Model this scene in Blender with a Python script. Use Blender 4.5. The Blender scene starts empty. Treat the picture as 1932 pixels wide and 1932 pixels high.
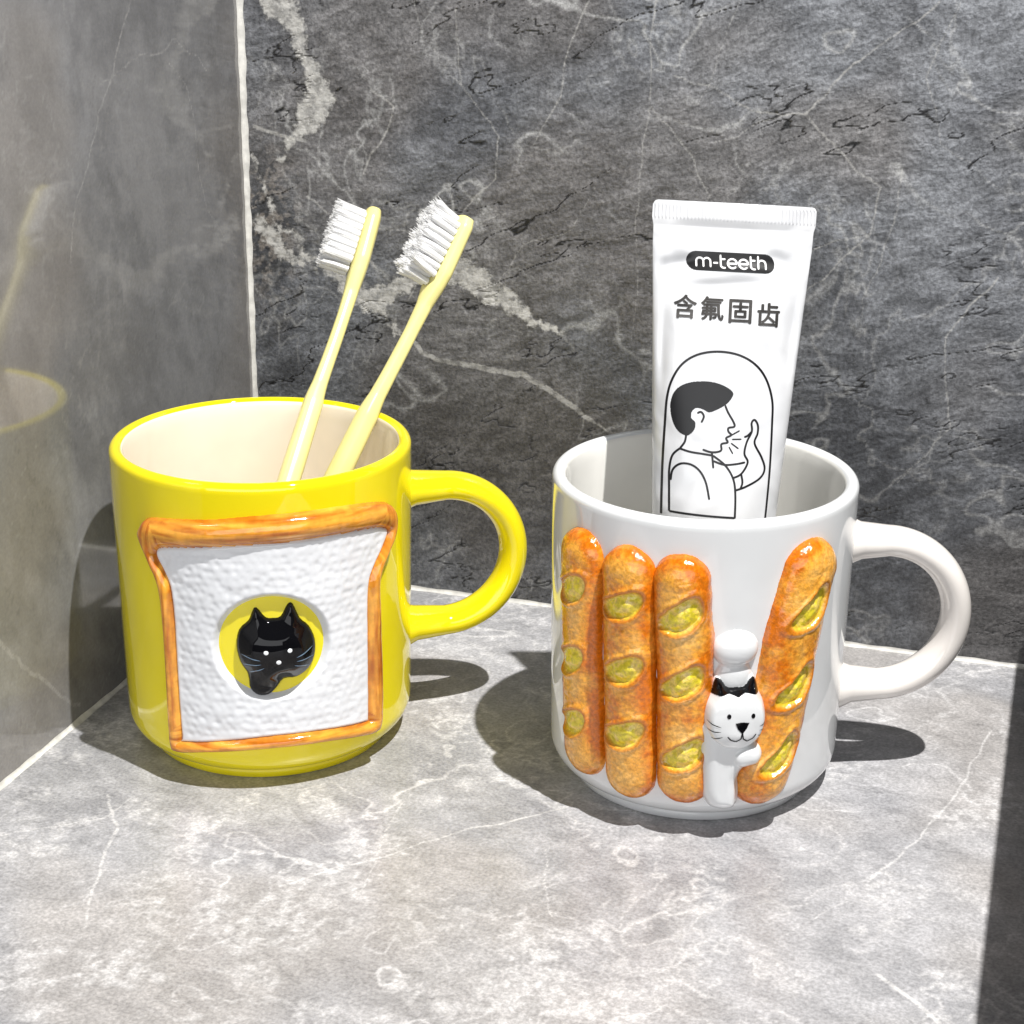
import bpy, bmesh, math, numpy as np
from mathutils import Matrix, Vector
MM=0.001
# ------------------------------------------------------------------ numbers (mm)
PSI=-0.2975
CORNER=np.array([-93.6,626.45,0.])
YM=dict(x=-73.20,y=499.74,R=43.5,H=92.2)
WM=dict(x=53.73,y=476.87,R=42.5,H=91.1)
TAPER=0.979
BD=np.array([math.cos(PSI),math.sin(PSI),0]); LD=np.array([math.sin(PSI),-math.cos(PSI),0])
sc=bpy.context.scene
# ------------------------------------------------------------------ helpers
def link(o,parent=None):
    sc.collection.objects.link(o)
    if parent is not None: o.parent=parent
    return o
def empty(name,loc,label=None,category=None):
    e=bpy.data.objects.new(name,None); e.empty_display_size=0.02
    e.location=[v*MM for v in loc]; link(e)
    if label: e["label"]=label
    if category: e["category"]=category
    return e
def mesh_np(name,V,F,mat,parent=None,smooth=True,attrs=None,cols=None,loc=None,rotz=0,mats=None,midx=None):
    V=np.asarray(V,dtype=np.float64)*MM; F=np.asarray(F,dtype=np.int32)
    me=bpy.data.meshes.new(name)
    k=F.shape[1]; n=len(F)
    me.vertices.add(len(V)); me.vertices.foreach_set("co",V.ravel())
    me.loops.add(n*k); me.loops.foreach_set("vertex_index",F.ravel())
    me.polygons.add(n); me.polygons.foreach_set("loop_start",np.arange(n,dtype=np.int32)*k)
    me.update(calc_edges=True)
    me.polygons.foreach_set("use_smooth",np.full(n,smooth))
    for m in (mats or [mat]): me.materials.append(m)
    if midx is not None: me.polygons.foreach_set("material_index",np.asarray(midx,dtype=np.int32))
    if attrs:
        for an,av in attrs.items():
            a=me.attributes.new(an,'FLOAT','POINT'); a.data.foreach_set("value",np.asarray(av,dtype=np.float32))
    if cols is not None:
        a=me.color_attributes.new("Col",'FLOAT_COLOR','POINT')
        c=np.ones((len(V),4),dtype=np.float32); c[:,:3]=cols; a.data.foreach_set("color",c.ravel())
    me.validate(); me.update()
    o=bpy.data.objects.new(name,me); link(o,parent)
    if loc is not None: o.location=[v*MM for v in loc]
    o.rotation_euler[2]=rotz
    return o
def vnoise(x,y,seed=0):
    r=np.random.default_rng(seed); T=r.random((256,256))
    xi=np.floor(x).astype(int); yi=np.floor(y).astype(int); fx=x-xi; fy=y-yi
    fx=fx*fx*(3-2*fx); fy=fy*fy*(3-2*fy)
    g=lambda a,b:T[a%256,b%256]
    return (g(xi,yi)*(1-fx)+g(xi+1,yi)*fx)*(1-fy)+(g(xi,yi+1)*(1-fx)+g(xi+1,yi+1)*fx)*fy
def fbm(x,y,seed=0,o=4,gain=.5):
    s=0;a=1.;t=0
    for i in range(o):
        c,q=math.cos(.6*i),math.sin(.6*i); s=s+a*vnoise(x*c-y*q,x*q+y*c,seed+i); x=x*2.03+11.3; y=y*2.03+5.7; t+=a; a*=gain
    return s/t
def smooth01(x,a=0.,b=1.):
    t=np.clip((x-a)/(b-a),0,1); return t*t*(3-2*t)
def catmull(P,n=4,closed=True):
    P=np.asarray(P,float); N=len(P); out=[]
    rg=range(N) if closed else range(N-1)
    for i in rg:
        if closed: p0,p1,p2,p3=P[i-1],P[i],P[(i+1)%N],P[(i+2)%N]
        else: p0,p1,p2,p3=P[max(i-1,0)],P[i],P[i+1],P[min(i+2,N-1)]
        for k in range(n):
            t=k/n
            out.append(.5*((2*p1)+(-p0+p2)*t+(2*p0-5*p1+4*p2-p3)*t*t+(-p0+3*p1-3*p2+p3)*t**3))
    if not closed: out.append(P[-1])
    return np.array(out)
def sdf_poly(P,X,Y):
    P=np.asarray(P); d=np.full(X.shape,1e9); ins=np.zeros(X.shape,bool)
    for i in range(len(P)):
        a=P[i-1]; b=P[i]; e=b-a; L=e@e+1e-12
        t=np.clip(((X-a[0])*e[0]+(Y-a[1])*e[1])/L,0,1)
        d=np.minimum(d,(X-a[0]-t*e[0])**2+(Y-a[1]-t*e[1])**2)
        c=((a[1]>Y)!=(b[1]>Y))
        if abs(e[1])>1e-12: ins^=c&(X<(e[0]*(Y-a[1])/e[1]+a[0]))
    d=np.sqrt(d); return np.where(ins,d,-d)
def dist_line(P,X,Y):
    d=np.full(X.shape,1e9)
    for i in range(len(P)-1):
        a=np.asarray(P[i],float); e=np.asarray(P[i+1],float)-a; L=e@e+1e-12
        t=np.clip(((X-a[0])*e[0]+(Y-a[1])*e[1])/L,0,1)
        d=np.minimum(d,(X-a[0]-t*e[0])**2+(Y-a[1]-t*e[1])**2)
    return np.sqrt(d)
# ------------------------------------------------------------------ material helpers
def newmat(name):
    m=bpy.data.materials.new(name); m.use_nodes=True; nt=m.node_tree
    return m,nt,nt.nodes["Principled BSDF"]
def math_(nt,op,a,b=None,c=None,clamp=False):
    n=nt.nodes.new("ShaderNodeMath"); n.operation=op; n.use_clamp=clamp
    for i,v in enumerate((a,b,c)):
        if v is None: continue
        if isinstance(v,(int,float)): n.inputs[i].default_value=v
        else: nt.links.new(v,n.inputs[i])
    return n.outputs[0]
def maprange(nt,v,a,b,c=0.,d=1.,smooth=True):
    n=nt.nodes.new("ShaderNodeMapRange"); n.interpolation_type='SMOOTHSTEP' if smooth else 'LINEAR'
    nt.links.new(v,n.inputs[0]); n.inputs[1].default_value=a;n.inputs[2].default_value=b;n.inputs[3].default_value=c;n.inputs[4].default_value=d
    return n.outputs[0]
def mixc(nt,f,a,b,mode='MIX'):
    n=nt.nodes.new("ShaderNodeMix"); n.data_type='RGBA'; n.blend_type=mode
    for i,v in ((0,f),(6,a),(7,b)):
        if isinstance(v,(int,float)): n.inputs[i].default_value=v
        elif isinstance(v,(tuple,list)): n.inputs[i].default_value=(*v,1) if len(v)==3 else v
        else: nt.links.new(v,n.inputs[i])
    return n.outputs[2]
def noise(nt,vec,scale,detail=4,rough=.55,dist=0.):
    n=nt.nodes.new("ShaderNodeTexNoise"); n.inputs["Scale"].default_value=scale; n.inputs["Detail"].default_value=detail
    n.inputs["Roughness"].default_value=rough; n.inputs["Distortion"].default_value=dist
    nt.links.new(vec,n.inputs["Vector"]); return n.outputs[0]
def mapping(nt,vec,scale=(1,1,1),rot=(0,0,0),loc=(0,0,0)):
    n=nt.nodes.new("ShaderNodeMapping"); n.inputs["Scale"].default_value=scale; n.inputs["Rotation"].default_value=rot; n.inputs["Location"].default_value=loc
    nt.links.new(vec,n.inputs["Vector"]); return n.outputs[0]
def objmm(nt):
    t=nt.nodes.new("ShaderNodeTexCoord"); return mapping(nt,t.outputs["Object"],(1000,1000,1000))
def attr(nt,name):
    a=nt.nodes.new("ShaderNodeAttribute"); a.attribute_name=name; return a
def scalecol(nt,col,f):
    vm=nt.nodes.new("ShaderNodeVectorMath"); vm.operation='SCALE'
    if isinstance(col,tuple): vm.inputs[0].default_value=col
    else: nt.links.new(col,vm.inputs[0])
    nt.links.new(f,vm.inputs[3]); return vm.outputs[0]
def glaze(name,col,rough=.07,var=.03,coat=.5,spec=.5):
    m,nt,b=newmat(name); v=objmm(nt)
    nt.links.new(scalecol(nt,col,maprange(nt,noise(nt,v,.06,2),.3,.7,1-var,1+var)),b.inputs["Base Color"])
    b.inputs["Roughness"].default_value=rough; b.inputs["Coat Weight"].default_value=coat; b.inputs["Coat Roughness"].default_value=.03
    b.inputs["Specular IOR Level"].default_value=spec
    return m
def painted(name,rough=.12,grain=.5,gscale=.5,bump=.25):
    m,nt,b=newmat(name); v=objmm(nt); a=attr(nt,"Col"); n=noise(nt,v,gscale,3,.6)
    nt.links.new(scalecol(nt,a.outputs["Color"],maprange(nt,n,.3,.7,1-grain*.5,1+grain*.35)),b.inputs["Base Color"]); b.inputs["Roughness"].default_value=rough
    b.inputs["Coat Weight"].default_value=.5; b.inputs["Coat Roughness"].default_value=.05
    bp=nt.nodes.new("ShaderNodeBump"); bp.inputs["Strength"].default_value=bump; bp.inputs["Distance"].default_value=.0006
    nt.links.new(n,bp.inputs["Height"]); nt.links.new(bp.outputs[0],b.inputs["Normal"])
    return m
def plainmat(name,col,rough=.5,scale=.5,var=.1,metal=0.):
    m,nt,b=newmat(name); v=objmm(nt)
    nt.links.new(scalecol(nt,col,maprange(nt,noise(nt,v,scale,3),.3,.7,1-var,1+var)),b.inputs["Base Color"]); b.inputs["Roughness"].default_value=rough
    b.inputs["Metallic"].default_value=metal; return m
def stone(name,veincol,rough,grain,bump,coat=0.,hgain=1.,gs=.85):
    m,nt,b=newmat(name); v=objmm(nt); col=attr(nt,"Col").outputs["Color"]
    n3=noise(nt,v,gs,2,.65); n4=noise(nt,v,.26,3,.7)
    base=scalecol(nt,col,maprange(nt,n3,.34,.68,1-grain,1+grain,smooth=False))
    base=scalecol(nt,base,maprange(nt,n4,.3,.7,1-grain*.5,1+grain*.5,smooth=False))
    vb=attr(nt,"vein").outputs["Fac"]; vh=attr(nt,"hair").outputs["Fac"]
    vm_=math_(nt,'ADD',vb,math_(nt,'MULTIPLY',math_(nt,'SUBTRACT',n4,.5),8.))
    vtone=maprange(nt,n4,.38,.6,.45,1.)
    base=mixc(nt,maprange(nt,vm_,-2.8,.4,0,.3),base,(.04,.038,.036))
    base=mixc(nt,math_(nt,'MULTIPLY',maprange(nt,vm_,-.6,1.3),vtone),base,veincol)
    hm=math_(nt,'ADD',vh,math_(nt,'MULTIPLY',math_(nt,'SUBTRACT',n3,.5),.7))
    hm=math_(nt,'MULTIPLY',maprange(nt,hm,-.5,.15),maprange(nt,n4,.36,.56,.2*hgain,.6*hgain))
    base=mixc(nt,hm,base,veincol)
    nt.links.new(base,b.inputs["Base Color"]); b.inputs["Roughness"].default_value=rough
    if coat: b.inputs["Coat Weight"].default_value=coat; b.inputs["Coat Roughness"].default_value=.05
    if bump:
        hgt=math_(nt,'ADD',attr(nt,"hgt").outputs["Fac"],math_(nt,'MULTIPLY',n3,.35))
        bp=nt.nodes.new("ShaderNodeBump"); bp.inputs["Strength"].default_value=bump; bp.inputs["Distance"].default_value=.001
        nt.links.new(hgt,bp.inputs["Height"]); nt.links.new(bp.outputs[0],b.inputs["Normal"])
    return m
# ------------------------------------------------------------------ slabs
def fract(P,amp=.12,it=3,seed=0):
    r=np.random.default_rng(seed); P=np.asarray(P,float)
    for k in range(it):
        out=[P[0]]
        for a,b in zip(P[:-1],P[1:]):
            m=(a+b)/2; L=np.linalg.norm((b-a)[:2]); n=np.array([-(b-a)[1],(b-a)[0]])/(L+1e-9)
            m=m.copy(); m[:2]+=n*r.normal()*amp*L; out+= [m,b]
        P=np.array(out)
    return P
def slab(U,Vv,step,veins,hairs,seed,hamp=.055):
    nu=int(U/step)+1; nv=int(Vv/step)+1
    u=np.linspace(0,U,nu); v=np.linspace(0,Vv,nv); A,B=np.meshgrid(u,v,indexing='ij')
    def field(lines,defw,amp,it,far):
        f=np.full(A.shape,-float(far))
        for li,L in enumerate(lines):
            P=np.array([[p[0],p[1],(p[2] if len(p)>2 else defw)] for p in L],float)
            P=fract(P,amp,it,seed+li)
            for a,b in zip(P[:-1],P[1:]):
                w=max(a[2],b[2])+far
                i0=np.searchsorted(u,min(a[0],b[0])-w); i1=np.searchsorted(u,max(a[0],b[0])+w)
                j0=np.searchsorted(v,min(a[1],b[1])-w); j1=np.searchsorted(v,max(a[1],b[1])+w)
                if i1<=i0 or j1<=j0: continue
                X=A[i0:i1,j0:j1]; Y=B[i0:i1,j0:j1]; e=(b-a)[:2]; LL=e@e+1e-9
                t=np.clip(((X-a[0])*e[0]+(Y-a[1])*e[1])/LL,0,1)
                d=np.hypot(X-a[0]-t*e[0],Y-a[1]-t*e[1]); val=a[2]+(b[2]-a[2])*t-d
                f[i0:i1,j0:j1]=np.maximum(f[i0:i1,j0:j1],val)
        return f
    ve=field(veins,2,.12,3,8); ha=field(hairs,.1,hamp,4,3)
    idx=np.arange(nu*nv).reshape(nu,nv)
    F=np.stack([idx[:-1,:-1],idx[1:,:-1],idx[1:,1:],idx[:-1,1:]],-1).reshape(-1,4)
    return A.ravel(),B.ravel(),F,ve.ravel(),ha.ravel()
def mix3(a,b,k): return a*(1-k[:,None])+np.asarray(b)*k[:,None]
def ridge(n,w): return np.clip(1-np.abs(n-.5)/w,0,1)
def stonecol(A,B,seed,dark,light,warm,veincol,ang,streak,crack,web,cloud,webw=.006,sfreq=(.16,.34)):
    c,s=math.cos(math.radians(ang)),math.sin(math.radians(ang)); p=A*c+B*s; q=-A*s+B*c
    wx=14*(fbm(A*.02,B*.02,seed,3)-.5); wy=14*(fbm(A*.02+40,B*.02,seed+5,3)-.5)
    n1=fbm((A+wx)*.018,(B+wy)*.018,seed+10,4); n2=fbm((p+wx)*.08,(q+wy)*.11,seed+20,6,.68)
    st=fbm((p+wx)*sfreq[0],(q+wy)*sfreq[1],seed+30,4,.7)
    k=smooth01(.5*n1+.5*n2,.37,.62); col=mix3(np.tile(np.array(dark),(len(A),1)),light,k)
    col=mix3(col,warm,smooth01(fbm(A*.013+7,B*.013,seed+40,3),.5,.68)*.6)
    col=col*(1-streak*.6*(1-smooth01(st,.34,.56))[:,None])*(1+streak*.5*smooth01(st,.54,.70)[:,None])
    if cloud:
        cn=fbm((A+wx)*.045,(B+wy)*.045,seed+50,6,.72); fine=smooth01(fbm(A*.5,B*.5,seed+60,3,.6),.38,.62)
        col=mix3(col,veincol,cloud*smooth01(cn,.52,.68)*(.15+.85*fine))
    h=0
    for j,(f_,g_) in enumerate(((.012,.016),(.022,.02),(.035,.03))):
        r_=ridge(fbm((A+wx*2)*f_+j*9,(B+wy*2)*g_,seed+70+j*3,5,.55),webw*(1+.5*j)); m_=smooth01(fbm(A*.03+j*5,B*.03,seed+90+j,3),.42,.58)
        h=np.maximum(h,r_*m_*(.9-.2*j))
    col=mix3(col,veincol,web*h)
    r1=ridge(fbm(p*.014+wx*.02,q*.045+wy*.03,seed+110,5,.6),.0065); m1=smooth01(fbm(p*.02,q*.04,seed+120,4),.5,.6)
    r2=ridge(fbm(p*.03,q*.09,seed+130,4,.6),.012); m2=smooth01(fbm(p*.04+3,q*.06,seed+140,4),.56,.64)
    cr=np.clip(r1*m1*1.6+r2*m2*1.2,0,1)*crack
    col=mix3(col,(.010,.010,.011),cr)
    return col, st*1.0+n2*1.4-cr*.9
BA=[(11,224,8),(14,212,6.5),(18,203,4.5),(21,196,3),(24,187,2.4),(28,181,3),(28,173,5.6),(25,167,4.4),(20,163,1.4),(16,157,.8),(12,153,.3)]
BB=[(3,154,.3),(7,144,.8),(13,128,.6),(24,119,1.3),(36,112,3.2),(48,107,4.4),(60,114,2.4),(72,121,4.6),(85,117,4.6),(95,111,3.2),(105,103,1.6),(116,101,.2)]
BX=[(4,132,1.8),(9,126,3.2),(16,120,1.8),(26,116,.3)]
BY=[(36,112,2.6),(44,104,2),(52,100,.8),(60,94,.2)]
back_v=[BA,BB,BX,BY]
back_h=[[(52,98,.2),(59,94,.7),(71,87,.6),(85,86,.8),(101,85,.8),(111,80,.8),(121,74,.7),(127,70,.1)],[(23,141),(35,133),(48,118)],[(4,164,.4),(23,160,.4)],
 [(47,178),(55,173),(51,162),(44,150)],[(77,205,0),(79,181,0),(92,165,0),(91,151,0),(80,140,0)],[(150,187,0),(163,184,.05),(177,177,.1),(192,177,.1),(204,166,.1),(217,156,.1),(215,141,.05),(201,125,0),(190,118,-.1)],
 [(192,177,.1),(204,191,.1),(219,203,0),(230,212)],[(139,100,-.2),(139,138,-.1),(140,155,0),(142,200,0),(144,215)],[(103,162,0),(113,179,0),(116,196,0),(125,214)],[(223,162,0),(222,145,0),(214,120,-.1),(216,100,-.2)],[(164,167,-.1),(192,177,0)],
 [(143,177,0),(156,163,.1),(163,150,0),(160,135,-.1)],[(88,112,-.1),(101,130,-.1),(118,136,-.1),(125,150,-.2)],[(230,60,-.1),(245,80,0),(241,110,0),(255,130)],[(60,108,0),(72,130,0),(95,140,-.1)],
 [(121,74),(135,66),(141,52)],[(170,212,-.1),(163,190,-.1),(158,178,-.1)],[(236,212,-.1),(228,190,0),(234,170,-.1),(252,158,-.1)],[(180,140,-.1),(196,134,0),(215,141,0)],[(62,215,-.1),(66,196,-.1),(79,181,0)]]
A,B,F,ve,ha=slab(310,232,.5,back_v,back_h,3,.035)
col,hg=stonecol(A,B,200,(.102,.106,.117),(.195,.203,.220),(.162,.15,.142),(.46,.46,.455),19,.45,1.,.75,.0,.009)
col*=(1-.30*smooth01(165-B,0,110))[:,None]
pt_=np.exp(-(((A-8)/10)**2+((B-130)/22)**2)); sp=smooth01(fbm(A*.30,B*.30,888,4,.75),.44,.58)
col=mix3(col,(.24,.21,.18),np.clip(pt_*1.1,0,1)*sp*.8); col=mix3(col,(.016,.016,.018),np.clip(pt_*1.1,0,1)*(1-sp)*.8)
m_back=stone("dark_grey_marble",(.50,.49,.465),.36,.36,.45)
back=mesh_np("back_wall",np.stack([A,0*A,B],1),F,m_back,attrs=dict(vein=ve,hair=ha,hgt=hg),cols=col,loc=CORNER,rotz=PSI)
back["label"]="dark grey slate marble wall tile with white veins"; back["category"]="wall"
left_h=[[(70,215,.1),(80,202,.2),(86,192,.2),(99,175,.1),(112,158,.1),(118,140)],[(100,188,0),(78,192),(47,197),(26,185)],[(171,43,.5),(160,30,.5),(146,17,.4),(132,5,.4)],[(10,120,0),(30,140),(36,170),(52,190)]]
A,B,F,ve,ha=slab(310,232,.9,[],left_h,31)
col,hg=stonecol(A,B,400,(.16,.16,.165),(.225,.225,.23),(.20,.185,.17),(.40,.40,.39),70,.12,.15,.25,.0,.004,(.05,.12))
col*=(.80+.45*smooth01(A,30,190))[:,None]  # haze and light falloff put into the tile colour, lighter toward the near end
m_left=stone("polished_grey_marble",(.46,.45,.44),.10,.07,0,.75,.6)
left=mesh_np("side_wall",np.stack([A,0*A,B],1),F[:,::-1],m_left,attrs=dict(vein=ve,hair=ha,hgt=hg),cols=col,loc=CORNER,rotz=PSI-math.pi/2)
left["label"]="polished grey marble wall tile reflecting the mugs"; left["category"]="wall"
def fl(x,y,*w):
    d=np.array([x,y,0])-CORNER; return (float(d@BD),float(d@LD),*w)
fh=[[fl(-138,430,.1),fl(-125,435,0),fl(-112,440,.1),fl(-107,452,0)],[fl(-105,386,.1),fl(-107,411,.2),fl(-107,435,.3),fl(-114,453,.1)],[fl(-59,406,.3),fl(-45,416,.2),fl(-23,429,.1),fl(3,442,.2),fl(18,450,-.1)],
 [fl(-45,369,-.2),fl(-37,409,0),fl(-32,443,0),fl(-28,455,0)],[fl(11,393,0),fl(10,426,0)],[fl(95,412,.2),fl(113,434,.1),fl(128,458,.1),fl(148,499,.1)],[fl(89,369,.4),fl(99,352,.5),fl(104,340,.4)],
 [fl(-107,411,-.1),fl(-90,404,-.2),fl(-75,420,-.2)],[fl(55,350,-.2),fl(62,380,-.2),fl(80,396,-.1),fl(95,412,-.1)],[fl(-138,360,-.1),fl(-120,372,-.2),fl(-105,386,-.1)]]
A,B,F,ve,ha=slab(310,330,.55,[],fh,61,.03)
col,hg=stonecol(A,B,600,(.295,.295,.308),(.405,.403,.417),(.40,.375,.355),(.70,.69,.69),20,.18,.2,.8,.5,.007,(.14,.2))
m_top=stone("light_grey_marble",(.74,.73,.72),.30,.22,.05,gs=1.0)
top=mesh_np("countertop",np.stack([A,-B,0*A],1),F[:,::-1],m_top,attrs=dict(vein=ve,hair=ha,hgt=hg),cols=col,loc=CORNER,rotz=PSI)
top["kind"]="structure"
m_seal=plainmat("white_sealant",(.60,.59,.56),.45,.25,.15)
def fillet(name,p0,p1,n1,n2,w0,w1,seg=80):
    p0=np.array(p0,float);p1=np.array(p1,float);n1=np.array(n1,float);n2=np.array(n2,float)
    V=[];K=6
    for i in range(seg+1):
        t=i/seg; p=p0+(p1-p0)*t; w=(w0+(w1-w0)*t)*(1+.12*math.sin(i*1.7)+.1*math.sin(i*.61))
        for k in range(K+1):
            a=k/K*math.pi/2; V.append(p+(n1*(1-math.sin(a))+n2*(1-math.cos(a)))*w+ (n1+n2)*.05)
    F=[[i*(K+1)+k,i*(K+1)+k+1,(i+1)*(K+1)+k+1,(i+1)*(K+1)+k] for i in range(seg) for k in range(K)]
    o=mesh_np(name,V,F,m_seal,loc=CORNER,rotz=PSI); o["kind"]="structure"; return o
fillet("corner_sealant",(0,0,0),(0,0,232),(1,0,0),(0,-1,0),1.0,2.0)
fillet("counter_sealant",(0,0,0),(310,0,0),(0,-1,0),(0,0,1),1.3,1.3)
fillet("counter_sealant",(0,0,0),(0,-310,0),(1,0,0),(0,0,1),1.1,1.4)
# ------------------------------------------------------------------ mugs
def Rz(M,z):
    R=M["R"];H=M["H"]; z=np.asarray(z,float)
    r=R*(TAPER+(1-TAPER)*np.clip((z-12)/(H-12),0,1))
    return r-np.where(z<11,8-np.sqrt(np.clip(64-(11-z)**2,0,64)),0)
def mug_body(M,parent,mo,mi):
    R,H=M["R"],M["H"]; T=4.0; pr=[]
    pr+=[(0,2.2,0),(R*.74,2.2,0),(R*.76,.3,0),(R*.77,0,0),(R*.81,0,0),(R*.825,.4,0),(R*.83,2.4,0)]
    for a in np.linspace(8,90,10):
        a=math.radians(a); pr.append((R*TAPER-8+8*math.sin(a),11-8*math.cos(a),0))
    for z in np.linspace(14,H-3,24): pr.append((float(Rz(M,z)),z,0))
    for a in np.linspace(10,170,13):
        a=math.radians(a); pr.append((R-T/2+T/2*math.cos(a),H-2.2+2.2*math.sin(a),0 if a<math.radians(140) else 1))
    for z in np.linspace(H-5,18,16): pr.append((float(Rz(M,z))-T-.1,z,1))
    for a in np.linspace(8,90,8):
        a=math.radians(a); pr.append((R*TAPER-T-10+10*math.cos(a),17-10*math.sin(a),1))
    pr.append((0,7,1))
    n=160; V=[];F=[];mi_=[]
    for (r,z,k) in pr:
        for j in range(n):
            th=2*math.pi*j/n; wob=1+.004*math.sin(2*th+z*.02)*(1 if r>5 else 0); V.append((r*wob*math.cos(th),r*wob*math.sin(th),z))
    for i in range(len(pr)-1):
        for j in range(n):
            F.append((i*n+j,i*n+(j+1)%n,(i+1)*n+(j+1)%n,(i+1)*n+j)); mi_.append(pr[i][2])
    return mesh_np("mug_body",V,F,mo,parent,mats=[mo,mi],midx=mi_)
def sweep(name,path,w,h,up,mat,parent,n=28,power=2.0,caps=True):
    path=np.asarray(path,float); N_=len(path); V=[]
    for i in range(N_):
        t=path[min(i+1,N_-1)]-path[max(i-1,0)]; t/=np.linalg.norm(t)
        b=np.cross(t,up); b/=np.linalg.norm(b); c=np.cross(b,t)
        for j in range(n):
            a=2*math.pi*j/n; ca,sa=math.cos(a),math.sin(a)
            V.append(path[i]+b*w[i]*np.sign(ca)*abs(ca)**(2/power)+c*h[i]*np.sign(sa)*abs(sa)**(2/power))
    F=[(i*n+j,i*n+(j+1)%n,(i+1)*n+(j+1)%n,(i+1)*n+j) for i in range(N_-1) for j in range(n)]
    if caps:
        V.append(path[0]);V.append(path[-1]); a=len(V)-2
        for j in range(n): F.append((a,(j+1)%n,j)); F.append((a+1,(N_-1)*n+j,(N_-1)*n+(j+1)%n))
        me=bpy.data.meshes.new(name); me.from_pydata([tuple(np.array(v)*MM) for v in V],[],F)
        me.polygons.foreach_set("use_smooth",[True]*len(me.polygons)); me.materials.append(mat); me.update()
        return link(bpy.data.objects.new(name,me),parent)
    return mesh_np(name,V,F,mat,parent)
def handle(M,parent,mat,ang,zc,rx,rz,xo):
    pts=[(36,zc+rz+.2),(40,zc+rz+.1),(45,zc+rz)]
    for a in np.linspace(88,-88,45):
        a=math.radians(a); pts.append((xo+rx*math.cos(a),zc+rz*math.sin(a)))
    pts+= [(45,zc-rz),(40,zc-rz-.1),(36,zc-rz-.2)]
    ca,sa=math.cos(ang),math.sin(ang)
    P=np.array([(p[0]*ca,p[0]*sa,p[1]) for p in pts]); rr=np.array([p[0] for p in pts])
    fl_=1+.9*np.clip((51-rr)/12,0,1)**2.0
    return sweep("handle",P,4.25*fl_,6.1*(1+(fl_-1)*.7),np.array([-sa,ca,0.]),mat,parent,n=32,caps=False)
def surf(M,S,Z,Hh):
    th=S/M["R"]; r=Rz(M,Z)+Hh
    return np.stack([r*np.sin(th),-r*np.cos(th),Z+0*th],-1)
def relief(name,M,parent,mat,bounds,step,hfun,mask,cfun=None):
    s=np.arange(bounds[0],bounds[1],step); z=np.arange(bounds[2],bounds[3],step)
    S,Z=np.meshgrid(s,z,indexing='ij'); Hh=hfun(S,Z); K=mask(S,Z)
    idx=np.arange(S.size).reshape(S.shape)
    F=np.stack([idx[:-1,:-1],idx[1:,:-1],idx[1:,1:],idx[:-1,1:]],-1).reshape(-1,4)
    kk=K.ravel(); F=F[kk[F].any(1)]
    u,inv=np.unique(F,return_inverse=True); F=inv.reshape(-1,4)
    S=S.ravel()[u];Z=Z.ravel()[u];Hh=Hh.ravel()[u]
    return mesh_np(name,surf(M,S,Z,Hh),F,mat,parent,cols=None if cfun is None else cfun(S,Z,Hh))
def ribbon(name,P,width,sf,mat,parent,closed=False,taper=False):
    P=np.asarray(P,float)
    if closed: P=np.vstack([P,P[:1]])
    d=np.r_[0,np.cumsum(np.linalg.norm(np.diff(P,axis=0),axis=1))]; n=max(6,int(d[-1]/.25))
    t=np.linspace(0,d[-1],n); Q=np.stack([np.interp(t,d,P[:,0]),np.interp(t,d,P[:,1])],1)
    T=np.gradient(Q,axis=0); T/=np.linalg.norm(T,axis=1)[:,None]+1e-9; Nn=np.stack([-T[:,1],T[:,0]],1)
    w=np.full(n,width/2.)
    if taper: w=w*np.clip(np.sin(np.linspace(.15,math.pi-.15,n))*1.3,0,1)
    else: w[0]*=.6; w[-1]*=.6
    A_=Q+Nn*w[:,None];B_=Q-Nn*w[:,None]
    V=np.vstack([sf(A_[:,0],A_[:,1]),sf(Q[:,0],Q[:,1]),sf(B_[:,0],B_[:,1])])
    F=[(i,i+1,n+i+1,n+i) for i in range(n-1)]+[(n+i,n+i+1,2*n+i+1,2*n+i) for i in range(n-1)]
    return mesh_np(name,V,F,mat,parent)
m_yel=glaze("yellow_glaze",(.83,.70,.008),.04)
m_cream=glaze("beige_glaze",(.87,.79,.67),.12)
m_white=glaze("white_glaze",(.74,.755,.765),.04)
m_whitein=glaze("warm_white_interior_glaze",(.84,.83,.79),.08)
m_handw=glaze("warm_white_glaze",(.80,.76,.72),.04)
m_blk=glaze("black_glaze",(.003,.003,.004),.03,coat=0.,spec=.32)
m_wpaint=glaze("white_detail_paint",(.85,.88,.9),.2)
m_gpaint=glaze("blue_grey_whisker_paint",(.16,.25,.36),.2)
m_crust=painted("painted_crust",.10,.3,.35,.12)
m_crumb=glaze("bread_crumb_glaze",(.73,.745,.77),.10)
m_bag=painted("painted_baguette",.09,.5,1.0,.35)
ym=empty("mug",(YM["x"],YM["y"],0),"yellow glazed mug with raised bread slice and black cat","mug")
wm=empty("mug",(WM["x"],WM["y"],0),"white glazed mug with raised baguettes and white cat","mug")
mug_body(YM,ym,m_yel,m_cream); mug_body(WM,wm,m_white,m_whitein)
handle(YM,ym,m_yel,math.radians(15),51,22.1,22.1,54.1)
handle(WM,wm,m_handw,math.radians(0),48.5,21.8,22.3,52.1)
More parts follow.
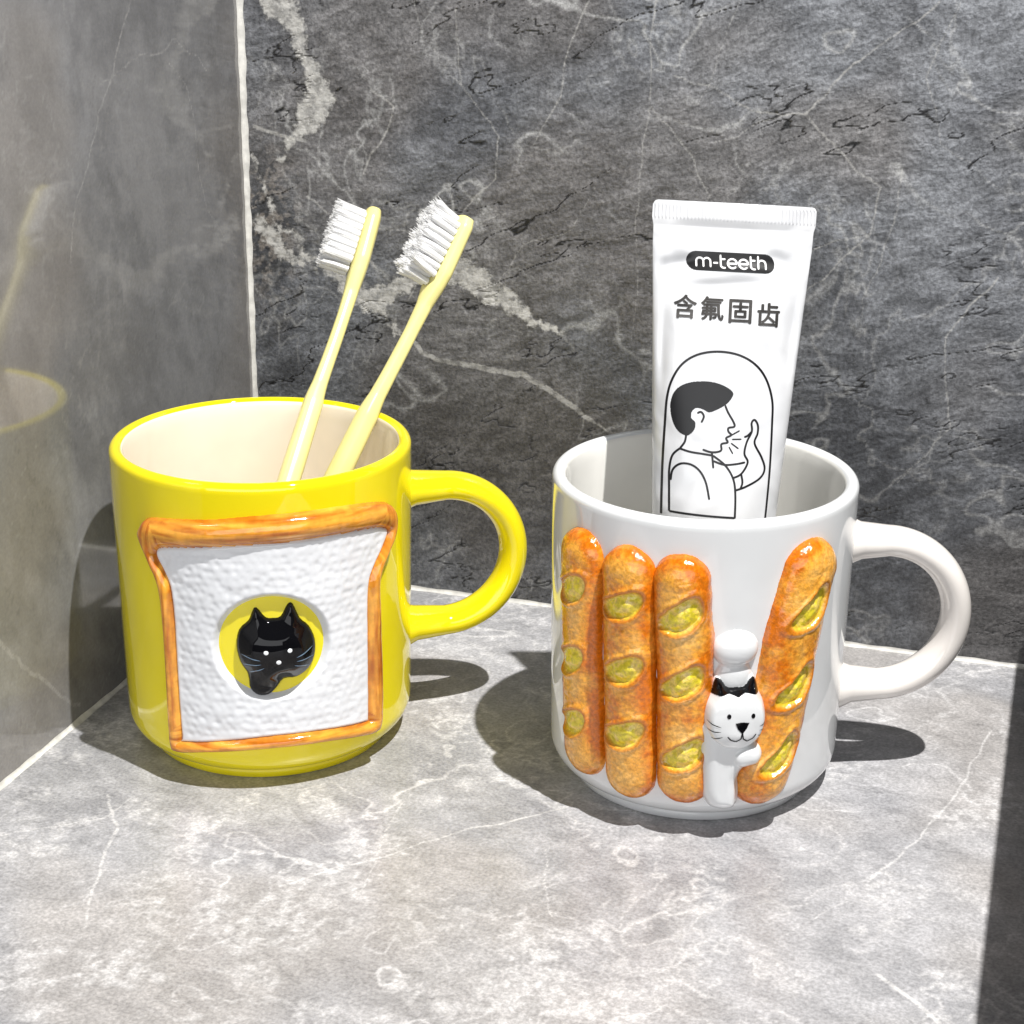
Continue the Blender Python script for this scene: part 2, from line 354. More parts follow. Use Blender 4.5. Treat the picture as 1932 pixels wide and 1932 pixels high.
# --- bread slice
kY=YM["R"]*math.pi/180
TO=[(-41.4,77.2),(-37.4,79.5),(-24,81),(-9.8,82.1),(5,83.4),(27.1,83.8),(44.2,83.0),(57,81),(62.5,78.5),(63.5,74),(60.5,69),(56,64.5),(53.2,59),(53.6,50),(54.2,41.1),(54.6,24.2),(53.6,13.5),(50,11.2),(37,12.6),(24.6,13.6),(5.4,13.6),(-14.2,11.9),(-28.8,9.6),(-32.6,11.5),(-32.8,24.3),(-32.4,45.6),(-33.4,59.9),(-36.5,66.8),(-41.0,71.5),(-43,74.5)]
TI=[(-33,69.6),(-31,72),(-20.3,73.6),(-0.8,75.4),(19.2,76),(35,76),(50,75),(57,73.2),(57.6,71.5),(54,67.5),(50,63.5),(47.4,58),(46.9,43.2),(46.8,28),(46.6,17.2),(45,16.4),(24.8,17.9),(1.8,17.5),(-24.9,14),(-26.6,15.4),(-27,30.3),(-26.8,46.6),(-27.2,59.5),(-29.5,65)]
TO=catmull([(a*kY,b) for a,b in TO]); TI=catmull([(a*kY,b) for a,b in TI])
hc=(9.3*kY,45.2); hr=(15.2,14.9)
rr_=np.random.default_rng(12); DP=[]
for i in range(34):
    for j in range(30): DP.append((-28+i*2.35+(j%2)*1.17+rr_.normal(0,.36),10+j*2.3+rr_.normal(0,.36),rr_.uniform(.35,1.)))
DP=np.array(DP)
def dimples(S,Z):
    out=np.zeros(S.shape)
    for (a,b,w) in DP:
        i=np.hypot(S-a,Z-b); m=i<2.8
        out[m]-=w*np.exp(-(i[m]/.95)**2)
    return out
def crumb_h(S,Z):
    d=sdf_poly(TI,S,Z); h=2.0*smooth01(d,-1.6,.6)-1.2*(d<-1.4)
    h=h+.27*dimples(S,Z)*smooth01(d,.3,2)+.5*(fbm(S*.12,Z*.12,3)-.5)
    qq=(np.hypot((S-hc[0])/hr[0],(Z-hc[1])/hr[1])-1)*hr[0]
    return np.where(qq<1.8,(h+.7)*smooth01(qq,-1.0,1.6)-.7,h)
def crumb_mask(S,Z):
    q=np.hypot((S-hc[0])/hr[0],(Z-hc[1])/hr[1]); return (sdf_poly(TI,S,Z)>-1.8)&((q-1)*hr[0]>-1.6)
slice_=relief("bread_slice",YM,ym,m_crumb,(-28,48,10,80),.3,crumb_h,crumb_mask)
def crust_h(S,Z):
    do=sdf_poly(TO,S,Z); di=-sdf_poly(TI,S,Z)
    t=np.clip(do/(np.maximum(do+di,1e-3)),0,1)
    h=3.6*np.sqrt(np.clip(4*t*(1-t),0,1))*(.92+.16*fbm(S*.1,Z*.1,2))
    h=np.where(di<0,1.0+di*1.2,np.maximum(h,1.6*(t>.5))); return np.where(do<0,do*1.6,h)
def crust_c(S,Z,Hh):
    do=sdf_poly(TO,S,Z); di=-sdf_poly(TI,S,Z); t=np.clip(do/(np.maximum(do+di,1e-3)),0,1)
    ang=np.arctan2(Z-46,S-10*kY); vert=(np.abs(np.cos(ang))>.72)
    st=np.where(vert,fbm(S*1.1,Z*.09,4),fbm(S*.09,Z*1.1,6))
    k=np.clip(.42+2.6*(st-.5)+.35*(np.abs(t-.5)*2-.4),0,1)[:,None]
    a=np.array([.82,.37,.045]);b=np.array([.46,.125,.008]); return a*(1-k)+b*k
relief("bread_crust",YM,slice_,m_crust,(-36,52,6,87),.33,crust_h,lambda S,Z:(sdf_poly(TO,S,Z)>-1.0)&(sdf_poly(TI,S,Z)<1.0),crust_c)
# --- black cat
CAT=[(2.6,55.2),(4.0,56.6),(7.2,53.6),(10,53.2),(13,53.6),(15.6,57.0),(17.4,57.0),(19.8,52.6),(23.2,49.8),(25.4,45.5),(25.1,40.8),(22.6,37.2),(18,35),(13.2,34.8),(10.6,32.4),(7.4,30.2),(3.4,30.2),(0.8,32.2),(.4,34.8),(-.2,37.2),(-2.6,40.4),(-3.7,45.2),(-2.4,50.0),(1.2,52.8)]
CAT=catmull([(a*kY,b) for a,b in CAT],3)
cc=(10.8*kY,43.8)
def cat_h(S,Z):
    d=sdf_poly(CAT,S,Z); g=np.clip(1-((S-cc[0])/12)**2-((Z-cc[1])/10.8)**2,0,1)
    return np.where(d<0,d*1.5,2.0*np.sqrt(np.clip(1-(1-np.clip(d/3,0,1))**2,0,1))+3.6*g*smooth01(d,0,5))
cat=relief("cat_figure",YM,ym,m_blk,(-6,24,27,63),.26,cat_h,lambda S,Z:sdf_poly(CAT,S,Z)>-.9)
cat["label"]="glossy black cat head poking through the bread"
sfc=lambda o:(lambda S,Z:surf(YM,S,Z,cat_h(S,Z)+o))
def dot(name,M,c,rx,rz,hf,mat,parent,dome=.3):
    def h(S,Z):
        q=((S-c[0])/rx)**2+((Z-c[1])/rz)**2; return hf(S,Z)+np.where(q<1,dome*np.sqrt(np.clip(1-q,0,1))+.05,-.25)
    return relief(name,M,parent,mat,(c[0]-rx-.3,c[0]+rx+.3,c[1]-rz-.3,c[1]+rz+.3),min(rx,rz)/8,h,lambda S,Z:((S-c[0])/rx)**2+((Z-c[1])/rz)**2<1.15)
dot("eye",YM,(7.2*kY,45.2),.62,.62,cat_h,m_wpaint,cat,.12); dot("eye",YM,(15.0*kY,45.4),.62,.62,cat_h,m_wpaint,cat,.12)
dot("nose",YM,(11.2*kY,42.2),.65,.65,cat_h,m_wpaint,cat,.12)
for a,b in (((5.2,42.8),(-1.6,43.6)),((5.4,41.6),(-1.2,40.4)),((6.4,40.5),(1,38.)),((17.2,43.),(23.8,44.6)),((17.2,41.8),(24.,41.6)),((16.4,40.6),(22.4,38.8))):
    ribbon("whisker",[(a[0]*kY,a[1]),(b[0]*kY,b[1])],.30,sfc(.12),m_gpaint,cat,taper=True)
# --- baguettes
kW=WM["R"]*math.pi/180
def baguette(axis,hw,slashes,seed,Hm=5.0,sl=(6.6,3.4)):
    ax=catmull([(a*kW,b) for a,b in axis],6,closed=False)
    def parts(S,Z):
        return dist_line(ax,S,Z)/(hw*(1+.07*(fbm(S*.15,Z*.12,seed)-.5)*2))
    def slashf(S,Z):
        f=np.full(S.shape,9.)
        for (a,z,tilt,ls,ws) in slashes:
            t=math.radians(tilt); x=S-a*kW; y=Z-z; u=x*math.cos(t)+y*math.sin(t); v=-x*math.sin(t)+y*math.cos(t)
            v=v-.03*u*u+.9*(fbm(S*.3,Z*.3,seed+50)-.5)
            f=np.minimum(f,np.hypot(u/(sl[0]*ls),v/(sl[1]*ws)))
        return f
    def h(S,Z):
        d=parts(S,Z); b=Hm*np.sqrt(np.clip(1-d*d,0,1)); b=np.where(d>1,-(d-1)*hw*1.6,b)
        q=slashf(S,Z); rim=.45*np.exp(-((q-1.12)/.16)**2); pit=-1.1*smooth01(1.02-q,0,.25)+.8*smooth01(.85-q,0,.7)
        tex=.24*(fbm(S*.7,Z*.7,seed+3)-.5)*2*np.clip(1-d,0,1)
        inn=smooth01(1-d,0,.25)
        return b+(rim+pit)*inn+tex+np.where(q<.8,.4*(fbm(S*.5,Z*.6,seed+9)-.5),0)
    def c(S,Z,Hh):
        d=parts(S,Z)[:,None]; q=slashf(S,Z)[:,None]
        base=np.array([.82,.37,.045]); deep=np.array([.64,.16,.005]); pale=np.array([.88,.57,.19])
        n=fbm(S*.16,Z*.13,seed+20)[:,None]; n2=fbm(S*.9,Z*.9,seed+30)[:,None]
        k=np.clip(smooth01(d,.35,.95)*.95+2.4*(n-.5)+1.1*(n2-.5),0,1); col=base*(1-k)+deep*k
        k=np.clip((.5-d)*.8+2.0*(.48-n)+1.0*(n2-.5),0,1)*.6; col=col*(1-k)+pale*k
        ring=np.exp(-((q-1.02)/.11)**2)*.75; col=col*(1-ring)+np.array([.52,.15,.006])*ring
        inn=smooth01(1.0-q,0,.3); kk=smooth01(n2,.44,.66)*.7; ye=np.array([.74,.61,.035])*(1-kk)+np.array([.88,.62,.17])*kk
        return np.minimum(col*(1-inn)+ye*inn,.9)
    lo=ax.min(0)-hw-1.5; hi=ax.max(0)+hw+1.5
    return relief("baguette",WM,wm,m_bag,(lo[0],hi[0],lo[1],hi[1]),.3,h,lambda S,Z:parts(S,Z)<1.12,c)
baguette([(-54.2,75),(-53.2,48),(-50.5,18)],7.8,[(-54.2,66,32,.95,1.1),(-54.2,45,35,.95,1.1),(-52.6,26.5,35,.9,1.1)],101)
baguette([(-32.4,74.3),(-31,48),(-29.2,16)],7.7,[(-31.8,66,30,1,1.1),(-30.8,47.6,30,1,1.1),(-29.8,28.8,30,1,1.1)],202)
baguette([(-12.6,74.4),(-10,48),(-8.4,17.2)],7.7,[(-11.4,65.6,42,1.05,1.2),(-9.8,46.6,40,1.05,1.1),(-8.4,25.5,42,1,1.1)],303)
baguette([(36.2,75.5),(31.6,62),(27.8,43),(24.6,28),(20.8,17)],8.8,[(33.8,65.6,50,1.15,1.),(29.6,43.6,48,1.15,1.),(25.6,23.8,50,1.15,1.)],404,5.2)
# --- white cat
def blob(poly,dome,soft):
    P=catmull([(a*kW,b) for a,b in poly],4)
    def h(S,Z):
        d=sdf_poly(P,S,Z); return np.where(d<0,d*1.5,dome*np.sqrt(np.clip(1-(1-np.clip(d/soft,0,1))**2,0,1)))
    return P,h
Pb,hb0=blob([(-4,36),(-4,30),(-3.6,22),(-2.6,14),(.4,9.8),(6,8.6),(10.6,9.8),(11.4,14),(11,19),(13,21.6),(17,22.8),(18.6,26),(17.4,29),(15,32),(12,37),(6,39)],5.8,4.2)
def hb(S,Z):
    h=hb0(S,Z); paw=1.6*np.sqrt(np.clip(1-((S-13.6*kW)/4.4)**2-((Z-25.8)/3.4)**2,0,1)); gr=.6*np.exp(-((S-9.6*kW)/.6)**2)*smooth01(20-Z,0,3)
    return np.where(h>0,h+paw-gr,h)
relief("cat_body",WM,wm,m_white,(-5,18,6,41),.28,hb,lambda S,Z:sdf_poly(Pb,S,Z)>-.8)
def ht(S,Z):
    q=((S-7.7*kW)/6.3)**2+((Z-55.6)/5.2)**2; k=3.6*np.sqrt(np.clip(1-q,0,1))-1.0*np.clip(q-1,0,1)
    q2=((S-7.4*kW)/5.2)**2+((Z-47)/6)**2; k2=2.4*np.sqrt(np.clip(1-q2,0,1))-1.0*np.clip(q2-1,0,1)
    return np.logaddexp(k*3,k2*3)/3-.2
relief("cat_tail",WM,wm,m_white,(-3,15,40,63),.3,ht,lambda S,Z:ht(S,Z)>-.6)
HP=[(-3.8,37),(-3.0,41.4),(-.9,44.4),(-.2,47.0),(1.1,48.4),(3.2,47.3),(5.0,45.6),(8,45.6),(10.8,45.6),(12.4,47.3),(14.0,48.2),(15.4,46.8),(16.4,44.2),(18.4,41.3),(19.4,37),(17.8,31.6),(13.3,28.0),(8,27.0),(2.2,28.2),(-2.4,31.9)]
HP=catmull([(a*kW,b) for a,b in HP],4); hcw=(7.8*kW,36.4)
def head_h(S,Z):
    d=sdf_poly(HP,S,Z); g=np.clip(1-((S-hcw[0])/11)**2-((Z-hcw[1])/10.2)**2,0,1)
    mz=.5*np.exp(-(((S-hcw[0])/3.2)**2+((Z-33.4)/2.2)**2))
    return np.where(d<0,d*1.5,4.2*np.sqrt(np.clip(1-(1-np.clip(d/2.4,0,1))**2,0,1))+3.8*np.sqrt(g)*smooth01(d,0,3)+mz)
head=relief("cat_head",WM,wm,m_white,(-6,19,25,53),.26,head_h,lambda S,Z:sdf_poly(HP,S,Z)>-.8)
head["label"]="white cat head with black ears and brow"
def capmask(S,Z):
    low=44.0+.6*np.abs(np.sin((S-hcw[0])*.5)); return (sdf_poly(HP,S,Z)>.3)&(Z>low)&(np.abs(S-hcw[0])<6.6)
relief("ear_patch",WM,head,m_blk,(-5,18,42,53),.13,lambda S,Z:head_h(S,Z)+.14,capmask)
dot("eye",WM,(4.6*kW,39.4),.5,.7,head_h,m_blk,head,.15); dot("eye",WM,(12.2*kW,39.2),.5,.7,head_h,m_blk,head,.15)
NP=np.array([(6.7,37.4),(8.6,37.7),(10.8,37.4),(10.1,36),(8.8,34.6),(7.5,35.8)])*np.array([kW,1])
relief("nose",WM,head,m_blk,(3,10,33,39),.1,lambda S,Z:head_h(S,Z)+.14,lambda S,Z:sdf_poly(NP,S,Z)>0)
sfh=lambda S,Z:surf(WM,S,Z,head_h(S,Z)+.13)
ribbon("mouth",[(4.4*kW,33.6),(5.4*kW,32.6),(7.0*kW,32.1),(8.4*kW,32.9),(8.8*kW,34.8)],.32,sfh,m_blk,head)
ribbon("mouth",[(13.4*kW,33.9),(12.4*kW,32.7),(10.6*kW,32.0),(9.2*kW,32.9),(8.8*kW,34.8)],.32,sfh,m_blk,head)
for a,b in (((2.4,36.2),(-2.0,37.4)),((2.4,34.8),(-2.0,34.8)),((3,33.4),(-1,32)),((14.4,36),(18.2,37)),((14.4,34.8),(18.2,34.6)),((14,33.4),(17.4,32.2))):
    ribbon("whisker",[(a[0]*kW,a[1]),(b[0]*kW,b[1])],.26,sfh,m_blk,head,taper=True)
# ------------------------------------------------------------------ toothpaste tube
TT=np.array([60.5,WM["y"]+18,162.6]); TBt=np.array([54.,WM["y"]-12,8.])
Dn=(TBt-TT); TL=np.linalg.norm(Dn); Dn/=TL; Xa=np.array([1.,0,0])-Dn*Dn[0]; Xa/=np.linalg.norm(Xa); Nf=np.cross(Xa,Dn)
if Nf[1]>0: Nf=-Nf
tl=[0,.4,1.4,4.6,5.4,7,12,30,60,86,115,136]; ta=[21.0,22.1,22.6,22.6,22.5,22.1,22.0,20.9,19.1,17.5,16.3,16.]; tb=[.5,.9,1.0,1.0,.8,.35,1.3,4.8,9.5,13,15.3,16.]
fa=lambda L:np.interp(L,tl,ta); fb=lambda L:np.interp(L,tl,tb)
def tube_pt(X,L,off=0.,front=True):
    a=fa(L);b=fb(L); y=b*np.sqrt(np.clip(1-(X/a)**2,0,1))
    dent=-2.4*np.exp(-(((X+15)/6)**2+((L-17+(X+14)*.25)/2.4)**2))-2.2*np.exp(-(((X-13)/5)**2+((L-14.5-(X-10)*.3)/2.6)**2))-1.3*np.exp(-(((X+2)/10)**2+((L-22.5+.08*X)/1.8)**2))+.8*np.exp(-(((X-3)/8)**2+((L-18)/2)**2))-1.6*np.exp(-(((X-18)/2.5)**2+((L-36)/10)**2))-1.2*np.exp(-(((X+18)/2)**2+((L-42)/10)**2))-.5*np.exp(-(((X-12)/4)**2+((L-46)/6)**2))
    y=y+dent*smooth01(L,8,13)*(1-smooth01(np.abs(X)/a,.85,1))*np.clip(b/4,.4,1)+off
    X=np.asarray(X,float)[...,None];L=np.asarray(L,float)[...,None]; y=np.asarray(y)[...,None]
    return TT+Xa*X+Dn*L+Nf*y*(1 if front else -1)
tube=empty("toothpaste_tube",TBt,"white toothpaste tube with black print standing in the white mug","toothpaste tube")
m_tube,nt,b=newmat("white_tube_plastic"); v=objmm(nt); tn=noise(nt,v,.045,2,.5,.6)
nt.links.new(mixc(nt,maprange(nt,tn,.3,.7),(.60,.61,.63),(.66,.665,.68)),b.inputs["Base Color"]); b.inputs["Roughness"].default_value=.18
bp=nt.nodes.new("ShaderNodeBump"); bp.inputs["Strength"].default_value=.7; bp.inputs["Distance"].default_value=.003; nt.links.new(tn,bp.inputs["Height"]); nt.links.new(bp.outputs[0],b.inputs["Normal"])
m_ink=plainmat("black_print",(.006,.006,.007),.35); m_inkg=plainmat("metallic_dark_print",(.07,.066,.062),.3,.15,.5,.7); m_pw=plainmat("white_print",(.8,.8,.8),.35,.5,.02)
nphi=400; rows=np.r_[np.linspace(0,1.6,6),np.linspace(2,9,24),np.linspace(9.6,60,84),np.linspace(61,136,55)]
phi=np.arange(nphi)/nphi*2*math.pi; V=[]
for L in rows:
    a=fa(L); X=a*np.cos(phi); fr=np.sin(phi)>=0
    rid=(.2*np.sin(X*2*math.pi/1.0) if 1.2<L<4.8 else 0*X)
    V.append(np.where(fr[:,None],tube_pt(X,np.full(nphi,L),rid,True),tube_pt(X,np.full(nphi,L),-rid,False)))
for k in np.linspace(.1,1,6):
    L=136+4*k; rad=16-6*k**2*1.0; V.append(TT+Xa*(rad*np.cos(phi))[:,None]+Dn*L+Nf*(rad*np.sin(phi))[:,None])
nr=len(V); V=np.vstack(V)-TBt
F=[(i*nphi+j,i*nphi+(j+1)%nphi,(i+1)*nphi+(j+1)%nphi,(i+1)*nphi+j) for i in range(nr-1) for j in range(nphi)]
for j in range(nphi//2): F.append((j,j+1,(nphi-j-1)%nphi,(nphi-j)%nphi))
F=[f for f in F if len(set(f))==4]
mesh_np("tube_body",V,F,m_tube,tube)
pc=[TT+Dn*L-TBt for L in (139.5,140,155.8,156.4)]
sweep("cap",np.array(pc),[9.5,10.5,12,11.4],[9.5,10.5,12,11.4],np.array([0,1.,.01]),m_tube,tube,n=40)
XC=lambda y:1386-.078*(y-380)
def px(P): P=np.asarray(P,float); return np.stack([(P[:,0]-XC(P[:,1]))/6.75,(P[:,1]-380)/6.86],1)
stf=lambda o:(lambda X,L:tube_pt(X,L,o)-TBt)
art=None
def stroke(name,P,w=.5,sm=True,closed=False,mat=None,parent=None,off=.07):
    Q=px(P); Q=catmull(Q,6,closed=closed) if sm else Q
    return ribbon(name,Q,w,stf(off),mat or m_ink,parent or art,closed=closed)
def filled(name,Q,mat,parent,off,step=.14):
    lo=Q.min(0);hi=Q.max(0); s=np.arange(lo[0]-step,hi[0]+step,step); z=np.arange(lo[1]-step,hi[1]+step,step)
    S,Z=np.meshgrid(s,z,indexing='ij'); d=sdf_poly(Q,S,Z); idx=np.arange(S.size).reshape(S.shape)
    F=np.stack([idx[:-1,:-1],idx[1:,:-1],idx[1:,1:],idx[:-1,1:]],-1).reshape(-1,4); F=F[(d.ravel()[F]>-step*.45).all(1)]
    gx,gz=np.gradient(d,step); S=np.where(d<0,S-gx*d,S); Z=np.where(d<0,Z-gz*d,Z)
    u,inv=np.unique(F,return_inverse=True); return mesh_np(name,stf(off)(S.ravel()[u],Z.ravel()[u]),inv.reshape(-1,4),mat,parent)
pill=[(1375+65*c+17.5*math.cos(a),490.5+18*math.sin(a)) for c,rg in ((1,np.linspace(-90,90,13)),(-1,np.linspace(90,270,13))) for a in np.radians(rg)]
logo=filled("logo_badge",px(pill),m_ink,tube,.06,.12)
def lt(P,sm=False): return stroke("logo_letter",P,.50,sm,mat=m_pw,parent=logo,off=.16)
yb,yt=501.5,484.5
def arc(cx,cy,rx,ry,a0,a1,n=14): return [(cx+rx*math.cos(math.radians(a)),cy+ry*math.sin(math.radians(a))) for a in np.linspace(a0,a1,n)]
lt([(1311,yb),(1311,yt+6)]+arc(1317.5,yt+6,6.5,6,180,360,9)+[(1324,yb)]); lt([(1324,yt+6)]+arc(1330.5,yt+6,6.5,6,180,360,9)+[(1337,yb)])
lt([(1342,493),(1351,493)])
def tt(x): lt([(x,yt-7),(x,yb-6)]+arc(x+5,yb-5,5,5,180,90,6)+[(x+9,yb)]); lt([(x-1,yt+1),(x+9,yt+1)])
def ee(x): lt([(x,493)]+[(x+17,493)]+arc(x+8.5,493,8.5,8.6,0,-320,26))
tt(1356); ee(1369); ee(1390); tt(1412)
lt([(1426,yt-8),(1426,yb)]); lt([(1426,yt+7)]+arc(1433,yt+6.5,7,6.5,180,360,10)+[(1440,yb)])
def text_on(name,body,cx,cy,wmm,hmm,mat,parent,off,shifts):
    cu=bpy.data.curves.new(name,'FONT'); cu.body=body; cu.size=1; cu.resolution_u=4
    ob=bpy.data.objects.new(name+"_tmp",cu); sc.collection.objects.link(ob); dg=bpy.context.evaluated_depsgraph_get(); dg.update()
    me0=bpy.data.meshes.new_from_object(ob.evaluated_get(dg)); bpy.data.objects.remove(ob)
    bm=bmesh.new(); bm.from_mesh(me0); bmesh.ops.remove_doubles(bm,verts=bm.verts,dist=1e-5); bmesh.ops.triangulate(bm,faces=bm.faces)
    bmesh.ops.subdivide_edges(bm,edges=bm.edges,cuts=3,use_grid_fill=True); bm.to_mesh(me0); bm.free()
    co=np.array([v.co[:2] for v in me0.vertices]); lo=co.min(0);hi=co.max(0); faces=[tuple(p.vertices) for p in me0.polygons]
    co=(co-(lo+hi)/2)/(hi-lo)*np.array([wmm,hmm]); c=px([(cx,cy)])[0]; V=[];F=[]
    for i,(dx,dy) in enumerate(shifts):
        n0=sum(len(v) for v in V); V.append(stf(off+.012*i)(c[0]+co[:,0]+dx,c[1]-co[:,1]+dy)); F+=[tuple(k+n0 for k in f) for f in faces]
    me=bpy.data.meshes.new(name); me.from_pydata([tuple(p) for p in np.vstack(V)*MM],[],F); me.materials.append(mat); me.update()
    return link(bpy.data.objects.new(name,me),parent)
sh=[(0,0),(-.15,0),(.15,0),(0,-.13),(0,.13)]
for ch,cx,cy in (("含",1288,577),("氟",1338,578),("固",1390,581),("齿",1443,585)):
    text_on("printed_character",ch,cx,cy,6.1,6.3,m_inkg,tube,.14,sh)
art=ribbon("arch_drawing",catmull(px([(1236,972),(1240,880),(1246,800),(1251,750),(1261,715),(1280,685),(1308,666),(1345,658),(1384,662),(1415,678),(1436,705),(1447,745),(1446,790),(1441,870),(1435,930),(1430,972)]),6,closed=False),.62,stf(.07),m_ink,tube)
filled("hair_drawing",catmull(px([(1272,814),(1262,800),(1257,780),(1257,758),(1264,738),(1279,724),(1303,716),(1335,715),(1359,722),(1373,734),(1364,751),(1348,763),(1328,772),(1317,768),(1305,765),(1296,772),(1294,784),(1301,792),(1299,806),(1287,818)]),4),m_ink,art,.06)
for P in ([(1357,757),(1362,770),(1372,788),(1373,796),(1362,799),(1362,806),(1367,812),(1357,818),(1360,826),(1348,830),(1347,842),(1330,846),(1313,842)],
          [(1330,846),(1331,860),(1332,876)],[(1284,815),(1281,830),(1272,843)],[(1270,843),(1290,848),(1312,850),(1332,852)],
          [(1272,843),(1258,858),(1252,885),(1251,920),(1250,964)],[(1254,905),(1258,885),(1272,872),(1292,872),(1308,884),(1318,905),(1323,935)],
          [(1332,852),(1355,870),(1369,895),(1372,925),(1370,968)],[(1250,964),(1290,965),(1330,966),(1370,967)],
          [(1370,916),(1392,908),(1420,892),(1430,874),(1424,852),(1411,826),(1417,808),(1418,792),(1412,782),(1406,788),(1406,804),(1396,824),(1391,846),(1397,862),(1384,884),(1366,893)],
          [(1332,862),(1352,868),(1374,866),(1392,862)],[(1384,884),(1386,900),(1382,912)],[(1406,804),(1398,812),(1391,815)],[(1305,775),(1312,772),(1317,780),(1312,792)]):
    stroke("figure_drawing",P,.58)
for a,b in (((1366,813),(1383,803)),((1368,820),(1386,819)),((1366,827),(1380,837)),((1362,834),(1369,847))): stroke("breath_mark",[a,b],.42,False)
# ------------------------------------------------------------------ toothbrushes
m_br,nt,b=newmat("pale_yellow_plastic"); v=objmm(nt)
nt.links.new(mixc(nt,maprange(nt,noise(nt,v,.04,2),.3,.7),(.78,.70,.26),(.82,.75,.31)),b.inputs["Base Color"]); b.inputs["Roughness"].default_value=.28
m_bri,nt,b=newmat("white_nylon_bristle"); v=objmm(nt)
cb=scalecol(nt,(.96,.96,.96),maprange(nt,noise(nt,v,.5,2),.3,.7,.97,1.)); nt.links.new(cb,b.inputs["Base Color"]); b.inputs["Roughness"].default_value=.35
tr=nt.nodes.new("ShaderNodeBsdfTranslucent"); nt.links.new(cb,tr.inputs["Color"]); mx=nt.nodes.new("ShaderNodeMixShader"); mx.inputs[0].default_value=.3
nt.links.new(b.outputs[0],mx.inputs[1]); nt.links.new(tr.outputs[0],mx.inputs[2]); nt.links.new(mx.outputs[0],nt.nodes["Material Output"].inputs["Surface"])
def brush(name,contact,dxy,z0,zn,zt,bd,seed,label,splay,blen):
    r=np.random.default_rng(seed)
    pt=lambda z:np.array([contact[0]+dxy[0]*(z-contact[2]),contact[1]+dxy[1]*(z-contact[2]),z])
    base=pt(z0); e=empty(name,base,label,"toothbrush"); e["group"]="toothbrushes in the yellow mug"
    ax=np.array([dxy[0],dxy[1],1.]); ax/=np.linalg.norm(ax)
    bdir=np.array(bd,float); bdir-=ax*(bdir@ax); bdir/=np.linalg.norm(bdir); wd=np.cross(ax,bdir)
    L=np.linalg.norm(pt(zt)-base); Ln=np.linalg.norm(pt(zn)-base); Lc=np.linalg.norm(pt(contact[2]+2)-base)
    st=[0,1,4,20,Lc-25,Lc-3,Lc+4,Lc+12,Ln-12,Ln-3,Ln+3,Ln+8,L-4,L-1,L-.2]
    wv=[1.5,2.8,3.4,3.9,4.0,3.5,2.5,2.2,2.0,2.5,4.6,5.8,6.0,4.9,2.8]
    hv=[1.5,2.4,2.8,3.3,3.4,3.1,2.4,2.2,2.1,2.3,2.7,2.9,2.9,2.5,1.6]
    t=np.unique(np.r_[np.linspace(0,L-.2,110),st]); W=np.interp(t,st,wv);Hh=np.interp(t,st,hv)
    curve=lambda s:-bdir*1.0*math.sin(min(1,max(0,(s-Lc)/(L-Lc)))*math.pi)
    P=np.array([ax*s+curve(s) for s in t])
    sweep("brush_handle",P,W,Hh,bdir,m_br,e,n=28,power=2.6)
    V=[];F=[]
    def strand(p0,ln,sp,rads,ng):
        n0=len(V)
        for (f,rd) in zip((0,.5,.9,1),rads):
            c=p0+bdir*ln*f+sp*f*f
            for g in range(ng): V.append(c+ax*rd*math.cos(g*2*math.pi/ng)+wd*rd*math.sin(g*2*math.pi/ng))
        for lv in (0,ng,2*ng):
            for g in range(ng): F.append((n0+lv+g,n0+lv+(g+1)%ng,n0+lv+ng+(g+1)%ng,n0+lv+ng+g))
    for i in range(10):
        for j in range(4):
            if i in(0,9) and j in (0,3): continue
            s=Ln+3.8+(L-Ln-6.4)*i/9; o=ax*s+wd*(j-1.5)*2.6+bdir*2.2
            tl_=r.normal(0,.06*splay,2); fan=ax*splay*.6*(i-4.5)/4.5; lt_=ax*tl_[0]*6+wd*tl_[1]*6+fan; bl=blen+r.normal(0,.15)+(.5 if i%2 else 0)
            strand(o,bl-.2,lt_,(1.12,1.12,1.0,.1),12)
            for q in range(16):
                a=r.random()*6.28; rr=1.12*math.sqrt(.25+.75*r.random()); off=ax*math.cos(a)*rr+wd*math.sin(a)*rr
                sp=off*.22+lt_+(ax*r.normal(0,.18)+wd*r.normal(0,.18))*splay
                strand(o+off*.98,bl+r.normal(.25,.22),sp,(.14,.14,.12,.05),4)
    mesh_np("bristles",V,F,m_bri,e)
y0=YM["y"]
brush("toothbrush",(-61.7,y0+34,92.6),(.31,.96),22,123.5,143,(-1,-.25,.25),5,"pale yellow toothbrush with neat white bristles in the yellow mug",.6,9.4)
brush("toothbrush",(-44,y0+22,92.6),(.525,.65),14,124.5,146.3,(-1,-.55,.3),9,"pale yellow toothbrush with splayed white bristles in the yellow mug",1.3,9.2)
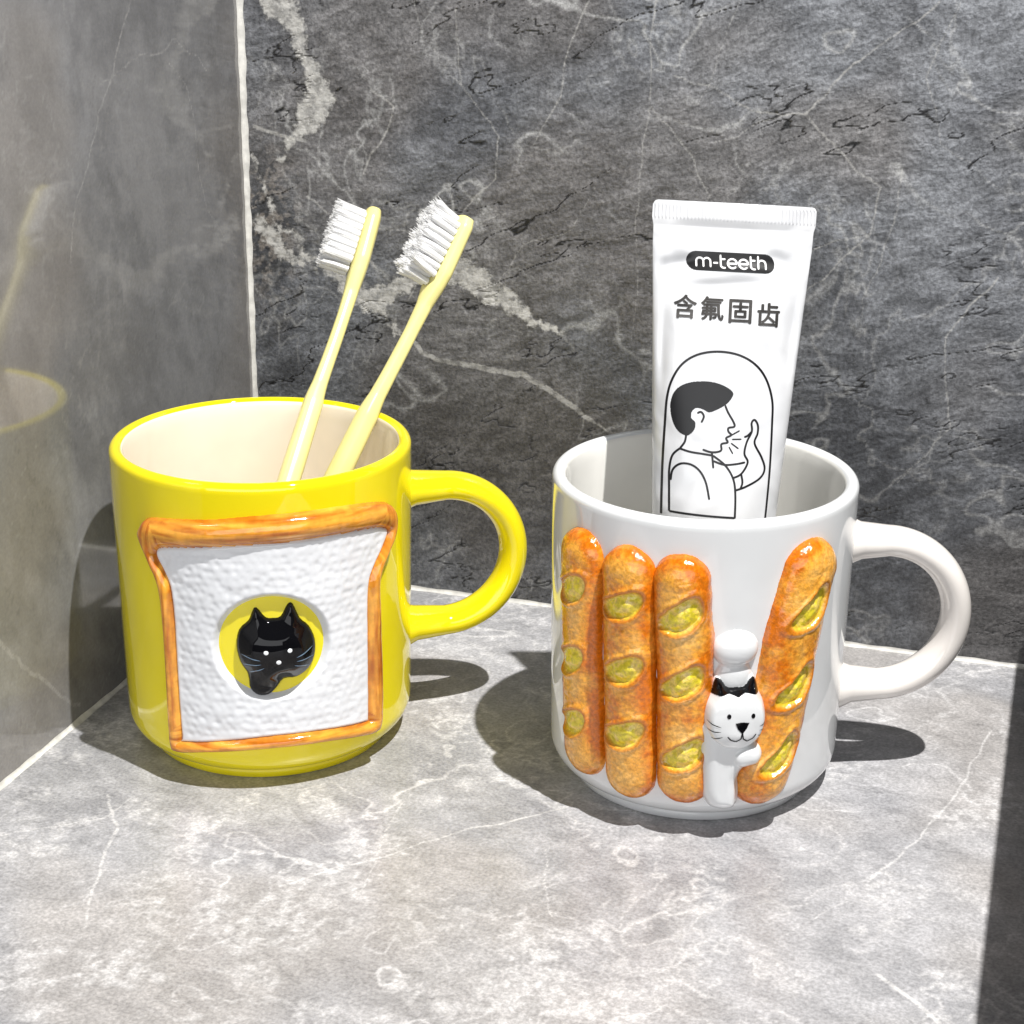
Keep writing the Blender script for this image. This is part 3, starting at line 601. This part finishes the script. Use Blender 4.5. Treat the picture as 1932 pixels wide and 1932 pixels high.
# ------------------------------------------------------------------ unseen block added beyond the right edge to throw the shadow on the counter
bx0=291; V=[]
for z in (0,94):
    for (a,b_) in ((bx0,2),(bx0+45,2),(bx0+45,400),(bx0,400)): V.append((a,-b_,z))
F=[(0,1,2,3),(4,7,6,5),(0,4,5,1),(1,5,6,2),(2,6,7,3),(3,7,4,0)]
bx=mesh_np("unseen_shadow_block",V,F,plainmat("shadow_block_grey",(.12,.12,.125),.4,.1,.2),smooth=False,loc=CORNER,rotz=PSI)
bx["label"]="unseen grey block added to shadow the end of the counter"; bx["category"]="shadow block"
bv=bx.modifiers.new("bevel",'BEVEL'); bv.width=.0015; bv.segments=3
# ------------------------------------------------------------------ lights
w=bpy.data.worlds.new("World"); sc.world=w; w.use_nodes=True; bg=w.node_tree.nodes["Background"]; bg.inputs[0].default_value=(.95,.97,1,1); bg.inputs[1].default_value=.06
ctr=Vector((0,.49,0)); kd=Vector((21,-27,88)).normalized()
def aim(o,target): o.rotation_euler=(Vector(target)-o.location).to_track_quat('-Z','Y').to_euler()
ld=bpy.data.lights.new("ceiling_spot",'SPOT'); ld.energy=96; ld.spot_size=math.radians(60); ld.spot_blend=.6; ld.shadow_soft_size=.009; ld.color=(1,.98,.95)
lo=bpy.data.objects.new("ceiling_spot",ld); lo.location=ctr+kd*1.2; aim(lo,ctr); link(lo)
la=bpy.data.lights.new("front_fill",'AREA'); la.shape='RECTANGLE'; la.size=2.0; la.size_y=1.0; la.energy=14.5; la.color=(.97,.98,1)  # soft fill added on the camera side to brighten the mug fronts
lo=bpy.data.objects.new("front_fill",la); lo.location=(-.1,-1.1,.48); aim(lo,(0,.49,.08)); link(lo)
# ------------------------------------------------------------------ camera
pitch,roll,h=.3483,.0105,251.26
f=np.array([0,math.cos(pitch),-math.sin(pitch)]); r=np.array([1.,0,0]); u=np.cross(r,f)
r2=math.cos(roll)*r+math.sin(roll)*u; u2=-math.sin(roll)*r+math.cos(roll)*u
cam=bpy.data.cameras.new("camera"); cam.sensor_width=36; cam.lens=36*3400/1932; cam.clip_start=.01; cam.clip_end=50
co=bpy.data.objects.new("camera",cam); link(co)
co.matrix_world=Matrix(((r2[0],u2[0],-f[0],0),(r2[1],u2[1],-f[1],0),(r2[2],u2[2],-f[2],h*MM),(0,0,0,1)))
sc.camera=co
sc.view_settings.view_transform='Standard'; sc.view_settings.look='None'; sc.view_settings.exposure=0
